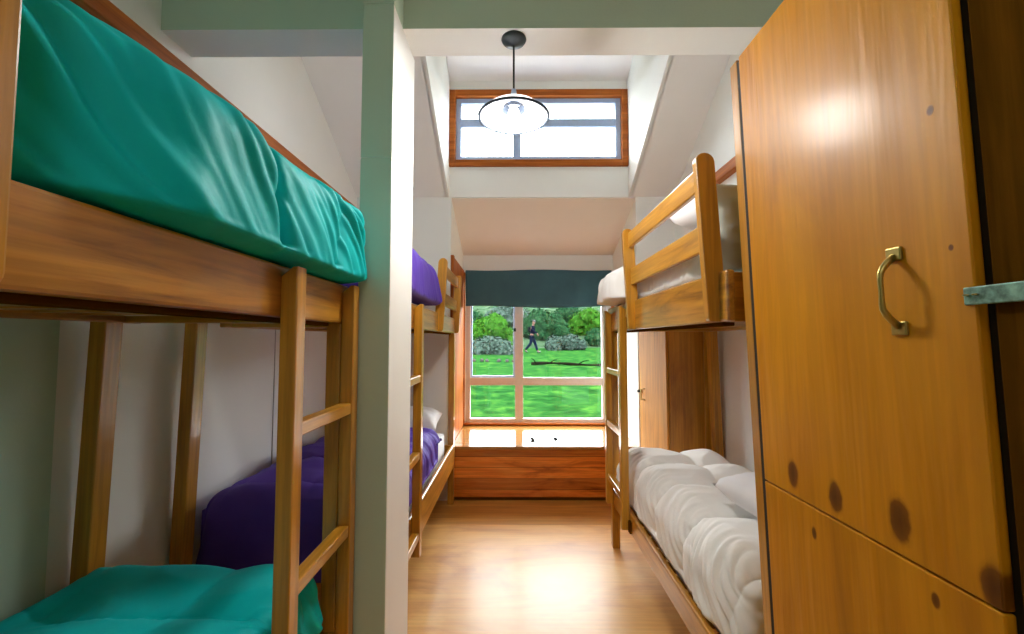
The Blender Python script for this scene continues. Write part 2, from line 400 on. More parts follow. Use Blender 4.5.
def bunk(label, s, xf, y0, y1, up, lo, guard, ladder, lean=.055, rdy=0, fin=0, group='bunk beds in the dormitory room'):
    """s = side of the room; xf = |x| of the aisle face; up/lo = rail heights; guard = (y,y); ladder = (y,y,z0,z1,rungs)"""
    xr = XW - .03
    def X(a, b_): return sorted((s * a, s * b_))
    t = thing('bunk_bed', (s * (xf + xr) / 2, (y0 + y1) / 2, 0), label, 'bunk bed', group)
    zu0, zu1 = up; zl0, zl1 = lo
    P = .058
    for ya in (y0, y1 - P):                                     # four full-height legs
        q = fin if ya == y0 else 0
        x = X(xf + .004 + q, xf + P + q); obj('leg', box(BM(), *x, ya, ya + P, 0, zu0 + .002, .005), M['bedZ'], t)
        x = X(xr - P - .02, xr - .02); yr = ya + rdy
        b = BM(); zt_ = zu1 - .04; dx = s * .045                   # wall-side leg, standing slightly splayed
        prism(b, [(x[0] + dx, yr, 0), (x[1] + dx, yr, 0), (x[1], yr, zt_), (x[0], yr, zt_)], (0, .07, 0), .005)
        obj('leg', b, M['bedZ'], t)
    for z0, z1 in (up, lo):
        rail = 'upper_rail' if z0 > 1 else 'lower_rail'
        x = X(xf, xf + .03); obj('side_rail', box(BM(), *x, y0, y1, z0, z1, .008), M['teakrail'], t)
        x = X(xr - P - .03, xr - P); obj('side_rail', box(BM(), *x, y0 + .01, y1 - .01, z0, z1, .006), M['teakrail'], t)
        for ya in (y0 + P, y1 - P - .03):
            x = X(xf + .03, xr - P - .03); obj('end_rail', box(BM(), *x, ya, ya + .03, z0, z1, .005), M['bedX'], t)
        x = X(xf + .03, xf + .075); obj('bed_ledger', box(BM(), *x, y0 + .1, y1 - .1, z0 - .012, z0 + .02, .003), M['darkY'], t)
        b = BM(); n = 12
        for k in range(n):                                      # slatted base
            ya = y0 + .1 + (y1 - y0 - .2) * k / n
            x = X(xf + .032, xr - P - .032); box(b, *x, ya, ya + .085, z0 + .021, z0 + .036)
        obj('slat_base', b, M['bedX'], t)
    ya, yb, zg = guard
    tl = -s * lean
    for y in (ya, yb):
        xc = s * (xf - .005)
        obj('guard_post', board_xz(BM(), xc, .066, y - .017, y + .017, zu0, zg, tl), M['bedZ'], t)
    for z0, z1 in ((zg - .115, zg - .025), (zg - .335, zg - .235)):
        b = BM(); zc = (z0 + z1) / 2
        xc = s * (xf + .006) + tl * (zc - zu0)
        box(b, xc - .012, xc + .012, ya - .010, yb + .010, z0, z1, .006)
        obj('guard_rail', b, M['bedY'], t)
    ya, yb, z0, z1, rungs = ladder
    for y in (ya, yb):
        x0 = s * (xf - .046); x1 = s * xf
        b = prism(BM(), [(x0, y - .026, z0), (x1, y - .026, z0), (x1, y - .026, z1 - .028), (x0 + (x1 - x0) * .3, y - .026, z1), (x0, y - .026, z1)], (0, .052, 0), .004)
        obj('ladder_stile', b, M['bedZ'], t)
    for z in rungs:
        b = BM(); x = X(xf - .042, xf)
        box(b, *x, ya + .024, yb - .024, z - .02, z + .02, .005)
        obj('ladder_rung', b, M['bedY'], t)
    # bolt plates where the ladder meets the bed
    zb = zu0 + .08
    for y in (ya - .05,) if s > 0 else (yb + .05,):
        x = X(xf - .012, xf + .002)
        obj('rail_bracket', box(BM(), *x, y - .02, y + .02, zl0 + .01, zl0 + .08, .004), M['darkZ'], t)
        obj('rail_bracket', box(BM(), *x, y - .02, y + .02, zb, zb + .05, .004), M['bedZ'], t)
    return t

XFL, XFR, XFB = .64, .70, .56
bunk('front left wooden bunk bed nearest the camera, made up with two teal duvets', -1, XFL, -.30, 1.644,
     (1.562, 1.706), (.34, .46), (-.15, .485, 2.20), (1.19, 1.605, 0.0, 1.702, (1.25, .815, .38)), lean=0, rdy=-.09)
bunk('far left wooden bunk bed behind the white wall end, with purple duvets', -1, XFB, 2.09, 4.06,
     (1.562, 1.70), (.34, .54), (3.13, 3.99, 2.10), (2.06, 2.40, .33, 1.70, (1.288, .87, .44)), rdy=-.16)
bunk('right wooden bunk bed beyond the wardrobe, made up with white bedding', 1, XFR, 1.42, 3.24,
     (1.562, 1.735), (.325, .44), (1.49, 2.52, 2.155), (2.72, 3.15, .34, 1.712, (1.285, .91, .53)), fin=.16)

# ------------------------------------------------------------------ bedding
def rbox(x0, x1, y0, y1, z0, z1, r, step=.0125, zstep=.006, ystep=.0055):
    """subdivided rounded box, evenly gridded; returns bmesh + per-vertex normals"""
    bm = BM()
    nx, ny, nz = max(4, int((x1 - x0) / step)), max(4, int((y1 - y0) / ystep)), max(4, int((z1 - z0) / zstep))
    idx = {}
    def v(i, j, k):
        if (i, j, k) not in idx: idx[i, j, k] = bm.verts.new((i / nx, j / ny, k / nz))
        return idx[i, j, k]
    for i in range(nx):
        for j in range(ny):
            for k in (0, nz): bm.faces.new((v(i, j, k), v(i + 1, j, k), v(i + 1, j + 1, k), v(i, j + 1, k)))
    for i in range(nx):
        for k in range(nz):
            for j in (0, ny): bm.faces.new((v(i, j, k), v(i + 1, j, k), v(i + 1, j, k + 1), v(i, j, k + 1)))
    for j in range(ny):
        for k in range(nz):
            for i in (0, nx): bm.faces.new((v(i, j, k), v(i, j + 1, k), v(i, j + 1, k + 1), v(i, j, k + 1)))
    R3 = (r if isinstance(r, tuple) else (r, r, r)); hem = .03
    out = []
    for w in bm.verts:
        p = Vector((x0 + w.co.x * (x1 - x0), y0 + w.co.y * (y1 - y0), z0 + w.co.z * (z1 - z0)))
        t = min(1, w.co.z * 1.6); t = t * t * (3 - 2 * t)
        rx, ry = [min(a, hem) * (1 - t) + a * t for a in R3[:2]]; rz = R3[2]; rb_ = min(rz, hem)
        q = Vector((min(max(p.x, x0 + rx), x1 - rx), min(max(p.y, y0 + ry), y1 - ry), min(max(p.z, z0 + rb_), z1 - rz)))
        if p.z < z0 + rb_: rz = rb_
        d = Vector(((p.x - q.x) / rx, (p.y - q.y) / ry, (p.z - q.z) / rz))
        if d.length > 1e-6:
            m_ = max(abs(d.x), abs(d.y), abs(d.z)); d = d.normalized() * m_
            w.co = q + Vector((d.x * rx, d.y * ry, d.z * rz))
            n = Vector((d.x / rx, d.y / ry, d.z / rz)).normalized()
        else: w.co = p; n = Vector((0, 0, 1))
        out.append((w, n))
    return bm, out
def ridge(p): return 1 - abs(noise.noise(p)) * 2
def duvet(name, label, mat, x0, x1, y0, y1, z0, z1, r, s, seed=0, lump=.02, chan=0, chan_d=.02, wr=.010, freq=22, slant=.5, crease=(), zin=None, far=.05, near=.05, group='duvets on the bunk beds', shape=None, cat='duvet'):
    """puffy duvet: rounded slab, quilt rows, gathers over the aisle side; zin = height of its underside over the mattress"""
    bm, vs = rbox(x0, x1, y0, y1, z0, z1, r)
    o3 = Vector((seed * 7.3, seed * 3.1, seed * 1.7)); zm = (z0 + z1) / 2
    xa = x0 if s > 0 else x1
    for w, n in vs:
        p = w.co.copy(); side = max(0, -s * n.x)
        up = max(0, n.z); endf = abs(n.y); dn = max(0, -n.z)
        d = lump * (noise.noise(p * 2.3 + o3) + .5 * noise.noise(p * 5 + o3))
        warp = .05 * noise.noise(Vector((p.x * 3, p.y * 3, seed)))
        pinch = 0
        if chan:
            ph = (p.y + warp + .06 * p.x) / chan
            q = abs(math.sin(PI * ph)); pinch = (1 - q) ** 3
            d += chan_d * (q ** .5 - .75) * (up + .5 * side)
            px_ = abs(math.sin(PI * (p.x + warp) / .42 + .9))
            d += chan_d * .6 * (px_ ** .45 - .8) * up
        # gathers over the drop: fold lines running up the side, drifting along the bed
        bend = .10 * noise.noise(p * 2.1 + o3) + .03 * noise.noise(p * 6 + o3)
        c = p.y + slant * (p.z - zm) + bend
        amp = .55 + .9 * max(0, noise.noise(Vector((p.y * 1.8, p.z * 1.5, seed + 4))) + .25)
        zz = p.z * 1.6 + abs(p.x - xa) * 1.6
        nn = noise.noise(Vector((c * freq * .75, zz, seed + 3))); g = 2.1 * min(.7, (nn * nn + .006) ** .5 * 1.25) - .6
        g += .45 * noise.noise(Vector((c * freq, zz * 1.2, seed + .5))) + .30 * noise.noise(Vector((c * freq * 1.6, zz * 1.4, seed + 9.5)))
        d += wr * g * amp * (side ** .6 + (.45 if s > 0 else .12) * endf + .10 * up * math.exp(-abs(p.x - xa) / .2))
        # soft random creases on top
        d += wr * (.55 * noise.noise(Vector((p.x * 6 + p.y * 2, p.y * 6, seed))) + .65 * (ridge(Vector((p.x * 4 + p.y * 3, p.y * 7 - p.x * 2, seed + 2))) - .4) * (.5 + pinch)
                   + .5 * pinch * noise.noise(Vector((p.x * 38, p.y * 10, seed)))) * up
        for yc, cw, cd, sl in crease:
            u = (p.y - yc - sl * (p.z - zm) - .02 * noise.noise(Vector((p.z * 6, p.x * 4, 2)))) / cw
            d -= cd * math.exp(-u * u) * (side + .4 * up)
            if u > 0: d -= cd * .35 * math.exp(-u / 3) * side
        d *= 1 - min(1, dn * 1.3)
        w.co = p + n * d
        if shape: w.co = shape(w.co, n)
        if zin and n.z < -.35 and abs(p.x - xa) > .03 and p.y - y0 > near and y1 - p.y > far: w.co.z = zin
    o = obj(name, bm, mat, smooth=True)
    return tag(o, label, cat, group)

def mattress(label, x0, x1, y0, y1, z0, z1, seed):
    bm, vs = rbox(x0, x1, y0, y1, z0, z1, .035, .06, .035, .06)
    for w, n in vs: w.co += n * .004 * noise.noise(w.co * 6 + Vector((seed, 0, 0)))
    t = obj('mattress', bm, M['sheet'], smooth=True)
    return tag(t, label, 'mattress')
def pillow(label, c, sx, sy, sz, rot, mat, seed=0, group=None):
    bm = BM(); n = 22
    top = {}; bot = {}
    for i in range(n + 1):
        for j in range(n + 1):
            u, v = 2 * i / n - 1, 2 * j / n - 1
            e = max(0, (1 - u ** 4) * (1 - v ** 4)) ** .5
            k = 1 - .10 * (1 - abs(u)) * abs(v) ** 3 - .0
            kx = 1 - .08 * (1 - v * v); ky = 1 - .08 * (1 - u * u)
            wr = .018 * noise.noise(Vector((u * 3, v * 3, seed))) + .008 * noise.noise(Vector((u * 9, v * 9, seed)))
            P = Vector((u * sx / 2 * (1 - .06 * (1 - abs(v)) * abs(u)), v * sy / 2 * (1 - .06 * (1 - abs(u)) * abs(v)), 0))
            top[i, j] = bm.verts.new(P + Vector((0, 0, sz / 2 * e + wr * e)))
            bot[i, j] = top[i, j] if i in (0, n) or j in (0, n) else bm.verts.new(P - Vector((0, 0, sz / 2 * e)))
    for i in range(n):
        for j in range(n):
            bm.faces.new((top[i, j], top[i + 1, j], top[i + 1, j + 1], top[i, j + 1]))
            q = [bot[i, j], bot[i, j + 1], bot[i + 1, j + 1], bot[i + 1, j]]
            if len(set(q)) > 2:
                try: bm.faces.new(q)
                except ValueError: pass
    R = Matrix.Rotation(rot[2], 4, 'Z') @ Matrix.Rotation(rot[1], 4, 'Y') @ Matrix.Rotation(rot[0], 4, 'X')
    bmesh.ops.transform(bm, matrix=Matrix.Translation(c) @ R, verts=bm.verts)
    return tag(obj('pillow', bm, mat, smooth=True), label, 'pillow', group)

XR = XW - .125
# mattresses
mattress('mattress under the teal duvet on the upper front left bunk', -XR, -XFL - .04, -.20, 1.50, 1.605, 1.698, 1)
mattress('mattress under the teal duvet on the lower front left bunk', -XR, -XFL - .04, -.20, 1.50, .385, .495, 2)
mattress('mattress under the purple duvet on the upper far left bunk', -XR, -XFB - .04, 2.19, 3.96, 1.605, 1.73, 3)
mattress('white sheeted mattress showing past the lower purple duvet', -XR + .03, -XFB - .075, 2.24, 3.96, .385, .665, 4)
mattress('mattress under the white bedding on the upper right bunk', XFR + .04, XR, 1.53, 3.14, 1.605, 1.735, 5)
mattress('mattress under the white quilt on the lower right bunk', XFR + .07, XR - .04, 1.55, 3.06, .37, .50, 6)
# teal
def past(yg, w_, dx, s):          # swells over the rail beyond the guard
    def f(c, n):
        t = min(1, max(0, (c.y - yg) / w_)); t = t * t * (3 - 2 * t)
        return Vector((c.x - s * dx * t * max(0, min(1, -s * n.x + .15)), c.y, c.z))
    return f
_tp = past(.50, .28, .135, -1)
def teal_shape(c, n):
    q = _tp(c, n)
    if q.y < .512: q.x = min(q.x, -.676)        # stays inside the guard
    if q.z > 1.85: q.z += .045 * max(0, min(1, (.82 - q.y) / .3)) * min(1, (q.z - 1.85) / .1)
    return q
duvet('duvet', 'bright teal duvet bulging over the rail of the upper front left bunk', M['teal'],
      -XR - .005, -.692, -.25, 1.64, 1.710, 2.03, (.14, .10, .13), -1, 1, .014, wr=.018, freq=21, slant=.9,
      crease=[(1.02, .022, .05, -.25), (1.38, .03, .010, .1)], shape=teal_shape)
duvet('duvet', 'shaded teal duvet on the lower front left bunk, seen through the ladder', M['teal'],
      -1.495, -.664, -.22, 1.560, .50, .725, (.08, .08, .09), -1, 2, .03, chan=.40, chan_d=.025, wr=.014, freq=18,
      shape=lambda c, n: Vector((max(c.x, -1.42), c.y, c.z)) if c.y > 1.45 else c)
# purple
duvet('duvet', 'purple duvet on the upper far left bunk, rising above its rail', M['purple'],
      -XR - .005, -.535, 2.11, 3.08, 1.745, 2.05, (.14, .12, .14), -1, 3, .015, wr=.013, freq=22, slant=.4)
def endfall(c, n):                # hangs down over the near end of the bed
    c = c.copy()
    if c.y < 2.082 and c.z < .765: c.z = .765 - (.765 - c.z) * 1.75
    if c.y < 2.17: c.x = min(c.x, -.632)
    if c.y > 3.4: c.z = max(c.z, .69)
    return c
duvet('duvet', 'purple duvet on the lower far left bunk, dark at its near end', M['purple'],
      -1.495, -.592, 2.012, 3.60, .546, .80, (.14, .14, .12), -1, 4, .03, chan=.42, chan_d=.03, wr=.016, freq=20, slant=.3, zin=.69, far=-9, near=.07, shape=endfall)
# white
duvet('duvet', 'white duvet bulging over the far end of the upper right bunk', M['whitecloth'],
      .735, XR, 1.78, 3.16, 1.745, 1.98, (.13, .12, .117), 1, 5, .015, chan=.30, chan_d=.03, wr=.014, freq=20, slant=.1, shape=past(2.52, .16, .14, 1))
duvet('duvet', 'thick white quilted duvet puffed in rows on the lower right bunk', M['whitecloth'],
      .726, XR, 1.495, 3.145, .447, .735, (.14, .12, .14), 1, 6, .018, chan=.40, chan_d=.062, wr=.022, freq=30, slant=-.7, zin=.515)
pillow('white pillow at the far end of the lower purple bed', (-.98, 3.79, .79), .64, .34, .20, (math.radians(14), 0, 0), M['sheet'], 1)
pillow('white pillow behind the guard rail of the upper far left bunk', (-.90, 3.58, 1.885), .56, .42, .22, (0, 0, 0), M['sheet'], 2)
pillow('white pillow, shade coloured grey green, standing on edge between wardrobe and guard rail', (.93, 1.60, 1.92), .40, .34, .13, (math.radians(90), 0, 0), M['greycloth'], 3)
pillow('white pillow beside the wardrobe edge on the lower right bed', (1.18, 1.80, .84), .50, .50, .16, (0, 0, .1), M['sheet'], 4)
pillow('white pillow lying behind the guard rail of the upper right bunk', (1.10, 2.02, 2.095), .60, .40, .16, (0, .1, .1), M['sheet'], 5)

# ------------------------------------------------------------------ wardrobe on the right
DYG = 1.326
WXF, WY0, WY1, WZT = .75, -.10, 1.385, 2.40
wr = thing('wardrobe', (1.14, .64, 0), 'tall honey coloured plywood wardrobe filling the right edge of the view', 'wardrobe')
def door_mat(name, knots, seed):
    m, nt, b, c = wood(name, (.36, .130, .002), (.51, .200, .003), (.60, .255, .006), axis='Z', rough=.46, cross=2.6, along=.5, coat=.14, streak=.10, loc=(seed, seed * 2, 0))
    b.inputs['Specular IOR Level'].default_value = .2; b.inputs['Coat Roughness'].default_value = .2
    bump(nt, b, noise_t(nt, coords(nt, (4, 9, 1.1)), 1, 3, .5), .25, .02)
    tc = N(nt, 'ShaderNodeTexCoord')
    best = None
    for (ky, kz, a, bb) in knots:
        sub = N(nt, 'ShaderNodeVectorMath', operation='SUBTRACT'); sub.inputs[1].default_value = (0, ky, kz)
        nt.links.new(tc.outputs['Object'], sub.inputs[0])
        mul = N(nt, 'ShaderNodeVectorMath', operation='MULTIPLY'); mul.inputs[1].default_value = (0, 1 / a, 1 / bb)
        nt.links.new(sub.outputs[0], mul.inputs[0])
        ln = N(nt, 'ShaderNodeVectorMath', operation='LENGTH'); nt.links.new(mul.outputs[0], ln.inputs[0])
        if best is None: best = ln.outputs['Value']
        else:
            mn = N(nt, 'ShaderNodeMath', operation='MINIMUM'); nt.links.new(best, mn.inputs[0]); nt.links.new(ln.outputs['Value'], mn.inputs[1]); best = mn.outputs[0]
    nz = noise_t(nt, coords(nt, (1, 1, 1)), 30, 3)
    ad = N(nt, 'ShaderNodeMath', operation='MULTIPLY_ADD'); nt.links.new(nz, ad.inputs[0]); ad.inputs[1].default_value = .5
    nt.links.new(best, ad.inputs[2])
    half = N(nt, 'ShaderNodeMath', operation='MULTIPLY'); half.inputs[1].default_value = .5; nt.links.new(ad.outputs[0], half.inputs[0])
    k = ramp(nt, half.outputs[0], [(.0, (.20, .14, .12)), (.40, (.28, .22, .18)), (.56, (.38, .31, .26)), (.68, (.95, .95, .95)), (.80, (1.12, 1.12, 1.0))])
    mm = N(nt, 'ShaderNodeMix', data_type='RGBA', blend_type='MULTIPLY'); mm.inputs[0].default_value = 1
    nt.links.new(c, mm.inputs[6]); nt.links.new(k, mm.inputs[7]); nt.links.new(mm.outputs[2], b.inputs['Base Color'])
    return m
oy = -.64
up_m = door_mat('upper_door_ply', [(1.185 + oy, 1.14, .020, .034), (1.032 + oy, 1.133, .021, .034), (.862 + oy, 1.150, .024, .042), (.699 + oy, 1.112, .020, .036), (.735 + oy, 1.90, .006, .008), (.72 + oy, 1.655, .004, .005)], 1.3)
lo_m = door_mat('lower_door_ply', [(1.115 + oy, 1.015, .008, .014), (.80 + oy, 1.035, .008, .014), (1.0 + oy, .62, .02, .036)], 4.1)
carc = wood('carcass_ply', (.34, .14, .012), (.50, .22, .02), (.58, .28, .035), axis='Z', rough=.3, cross=4, along=.6)[0]
LEAN = 0.0
# carcass: sides, top, back, plinth
b = BM()
box(b, WXF - .004, XW - .05, WY1 - .042, WY1, 0, WZT, .002); box(b, WXF, XW - .05, WY0, WY0 + .022, 0, WZT, .002)
box(b, WXF + .02, XW - .05, WY0 + .022, WY1 - .026, WZT - .03, WZT - .008); box(b, WXF + .02, XW - .05, WY0 + .022, WY1 - .026, .05, .072)
box(b, XW - .025, XW - .05, WY0 + .022, WY1 - .026, .07, WZT - .03); box(b, WXF + .03, WXF + .05, WY0 + .022, WY1 - .026, 0, .05)
obj('carcass', b, carc, wr)
obj('gap_shade_strip', box(BM(), WXF - .004, WXF + .012, DYG, WY1 - .043, .05, WZT - .012), M['gap'], wr)  # added dark strip, colours the slot beside the door as shade
obj('gap_shade_strip', box(BM(), WXF + .012, WXF + .03, WY0 + .022, WY1 - .026, .05, WZT - .012), M['gap'], wr)
DY0, DY1 = .688, 1.323
SEAM = 1.08
d1 = obj('door', box(BM(), WXF - .008, WXF + .011, DY0, DY1, SEAM + .002, WZT - .004, .003), up_m, wr)
d2 = obj('door', box(BM(), WXF - .008, WXF + .011, DY0, DY1, .06, SEAM - .002, .003), lo_m, wr)
d3 = obj('door', box(BM(), WXF + .002, WXF + .011, WY0 + .03, DY0 - .016, .06, WZT - .004, .003), M['darkZ'], wr)  # lack of light on this second door put into its dark colour
d3['label'] = 'panel beside the hasp, its shade coloured dark brown'
# bow handle
b = BM(); ya = .825
pts = []
for k in range(13):
    t = k / 12; zz = 1.525 + .135 * t
    e = min(1, 3.2 * min(t, 1 - t)) ; e = math.sin(e * PI / 2)
    pts.append((WXF - .012 - .032 * e, ya - .004 * math.sin(t * PI), zz))
tube(b, pts, [.0055 - .0012 * math.cos(2 * PI * k / 12) * -1 for k in range(13)], 10)
hd = obj('handle', b, M['brass'], d1, smooth=True); hd['label'] = 'brass bow handle'
for zz in (1.522, 1.664):
    pl = obj('handle_plate', box(BM(), WXF - .014, WXF - .007, ya - .016, ya + .016, zz - .013, zz + .013, .002), M['brass'], d1)
# hasp
b = BM(); box(b, WXF - .013, WXF - .0078, .58, .703, 1.556, 1.585, .002)
hs = obj('hasp', b, M['steel'], d1); hs['label'] = 'chipped green metal hasp across the door edge'
b = BM()
for yy in (.682, .696): lathe(b, [(0, 0), (.004, 0), (.004, .002), (0, .003)], (WXF - .016, yy, 1.571), 10)
obj('screw', b, M['brass'], d1)

# the whole front rakes back a little towards the floor
def rake(o):
    for c in o.children:
        off = Vector(wr.location) if c.parent == wr else Vector(wr.location)
        for v in c.data.vertices:
            gx = v.co.x + off.x; gzz = v.co.z + off.z
            v.co.x += -.032 * (gzz - 1.35) * max(0, min(1, (XW - .05 - gx) / (XW - .05 - WXF)))
        rake(c)
rake(wr)

# ------------------------------------------------------------------ locker behind the right bunk
lk = thing('cupboard', (1.36, 3.74, 0), 'narrow orange plywood cupboard in the far right corner behind the white bed', 'cupboard')
lx0, lx1, ly0, ly1, lz = 1.175, XW - .005, 3.36, YB - .005, 1.95
b = BM()
box(b, lx0 + .02, lx1, ly0, ly0 + .02, 0, lz, .003); box(b, lx0 + .02, lx1, ly1 - .02, ly1, 0, lz, .003)
box(b, lx0 + .02, lx1, ly0 + .02, ly1 - .02, lz - .02, lz); box(b, lx1 - .01, lx1, ly0 + .02, ly1 - .02, .04, lz - .02)
box(b, lx0 + .02, lx1 - .01, ly0 + .02, ly1 - .02, .04, .06)
obj('carcass', b, M['redwoodZ'] if False else wood('locker_ply', (.30, .10, .010), (.47, .19, .016), (.56, .26, .03), axis='Z', rough=.45, cross=4, along=.7)[0], lk)
obj('corner_post', box(BM(), lx1 - .075, lx1 - .012, ly0 - .022, ly0 - .001, 0, lz, .004), M['bedZ'], lk)
ld = obj('door', box(BM(), lx0, lx0 + .018, ly0 + .012, ly1 - .012, .05, lz - .01, .003), wood('locker_door_ply', (.42, .16, .012), (.60, .26, .03), (.70, .34, .05), axis='Z', rough=.65, cross=4, along=.6, coat=0)[0], lk)
tp = [(lx0 - .002, 3.93, .96), (lx0 - .035, 3.93, .965), (lx0 - .035, 3.93, 1.055), (lx0 - .002, 3.93, 1.06)]
obj('handle', tube(BM(), tp, .006, 8), M['brass'], ld, smooth=True)
obj('latch', box(BM(), lx0 - .04, lx0 - .001, 4.02, 4.035, 1.015, 1.04, .003), M['black'], ld)

# ------------------------------------------------------------------ window bench
wb = thing('window_bench', (.25, 4.6, 0), 'long varnished red brown window bench below the big window', 'bench')
bx0, bx1, by0, by1, bz = AL + .002, AR - .002, YB - .012, YW - .002, .50
obj('front_panel', box(BM(), bx0, bx1, by0 + .012, by0 + .034, .03, bz - .028, .002), M['bench'], wb)
obj('bench_top', box(BM(), bx0, bx1, by0, by1, bz - .028, bz, .003), M['benchtop'], wb)
obj('plinth', box(BM(), bx0, bx1, by0 + .022, by0 + .05, 0, .03), M['darkX'], wb)
def numeral(ch, x, y, size):
    c = bpy.data.curves.new('numeral', 'FONT'); c.body = ch; c.size = size; c.extrude = .0008; c.offset = .008; c.align_x = 'CENTER'
    tmp = bpy.data.objects.new('numeral_tmp', c); COL.objects.link(tmp)
    dg = bpy.context.evaluated_depsgraph_get(); dg.update(); me = bpy.data.meshes.new_from_object(tmp.evaluated_get(dg)); bpy.data.objects.remove(tmp)
    me.materials.clear(); me.materials.append(M['ink'])
    o = bpy.data.objects.new('numeral', me); COL.objects.link(o); o.parent = wb
    o.location = Vector((x, y, bz + .0012)) - Vector(wb.location)
    o.scale = (1, 3.2, 1); o['label'] = 'small black number on the bench top'
    return o
numeral('2', .175, 4.30, .07); numeral('3', .41, 4.30, .07)

# ------------------------------------------------------------------ roman blind
bl = thing('window_blind', (.25, YW - .10, EYE + .40), 'dark slate blue fabric blind drawn up above the big window', 'blind')
b = BM(); nx = 60; bzt, bzb = EYE + .815, EYE + .385
rows = 14; V = {}
for side, yo in ((0, 0), (1, .012)):
    for i in range(nx + 1):
        for j in range(rows + 1):
            u, v = i / nx, j / rows
            x = AL + .045 + u * (AR - AL - .09)
            z = bzt + (bzb - bzt) * v + (.012 * math.sin(u * 6.3 + 1) if j == rows else 0)
            if j == 0: z -= .006 * math.sin(u * 9)
            y = YW - .115 + yo + .010 * math.sin(u * 22 + v * 2) * v + .008 * noise.noise(Vector((u * 7, v * 3, 1)))
            V[side, i, j] = b.verts.new((x, y, z))
for i in range(nx):
    for j in range(rows):
        for sd in (0, 1): b.faces.new((V[sd, i, j], V[sd, i + 1, j], V[sd, i + 1, j + 1], V[sd, i, j + 1]))
    for j in (0, rows): b.faces.new((V[0, i, j], V[0, i + 1, j], V[1, i + 1, j], V[1, i, j]))
for j in range(rows):
    for i in (0, nx): b.faces.new((V[0, i, j], V[0, i, j + 1], V[1, i, j + 1], V[1, i, j]))
obj('blind_cloth', b, M['blind'], bl, smooth=True)
obj('head_rail', box(BM(), AL + .04, AR - .04, YW - .10, YW - .001, bzt - .03, bzt - .004, .004), M['redwoodX'], bl)
obj('bottom_bar', box(BM(), AL + .06, AR - .06, YW - .098, YW - .088, bzb + .02, bzb + .05, .003), M['darkX'], bl)

# ------------------------------------------------------------------ pendant lamp under the beam
lc = (-.005, 1.855)
lp = thing('pendant_lamp', (lc[0], lc[1], HZ - .5), 'glass pendant lamp hanging on a thin rod from the beam', 'lamp')
obj('canopy', lathe(BM(), [(0, 0), (.054, 0), (.056, -.006), (.050, -.016), (.022, -.026), (.010, -.032), (0, -.032)], (*lc, HZ), 32), M['black'], lp, smooth=True)
obj('rod', tube(BM(), [(*lc, HZ - .03), (*lc, HZ - .245)], .0045, 10), M['black'], lp, smooth=True)
obj('lamp_holder', lathe(BM(), [(0, .05), (.010, .05), (.013, .03), (.020, .022), (.026, 0), (.026, -.012), (0, -.012)], (*lc, HZ - .285), 24), M['alu2'], lp, smooth=True)
prof_o = [(.026, .0), (.050, -.007), (.080, -.018), (.112, -.035), (.138, -.056), (.152, -.074)]
prof_i = [(r - .003, z - .004) for r, z in reversed(prof_o)]
sh = obj('lamp_shade', lathe(BM(), prof_o + prof_i, (*lc, HZ - .285), 48), M['lampglass'], lp, smooth=True)
b = BM(); ring = [(lc[0] + .153 * math.cos(a), lc[1] + .153 * math.sin(a), HZ - .360) for a in [2 * PI * k / 48 for k in range(49)]]
obj('shade_rim', tube(b, ring, .006, 8, False), M['rim'], sh, smooth=True)
obj('reflector', lathe(BM(), [(.030, -.016), (.046, -.030), (.052, -.045), (.049, -.045), (.043, -.032), (.028, -.019)], (*lc, HZ - .285), 32), M['rim'], lp, smooth=True)
obj('bulb', lathe(BM(), [(0, -.012), (.013, -.014), (.015, -.03), (.024, -.048), (.026, -.062), (.018, -.078), (0, -.084)], (*lc, HZ - .285), 24), M['bulb'], lp, smooth=True)
pl = bpy.data.lights.new('pendant_light', 'POINT'); pl.energy = 21; pl.shadow_soft_size = .11; pl.color = (1, .97, .93)
po = bpy.data.objects.new('pendant_light', pl); COL.objects.link(po); po.location = (lc[0], lc[1], HZ - .42)

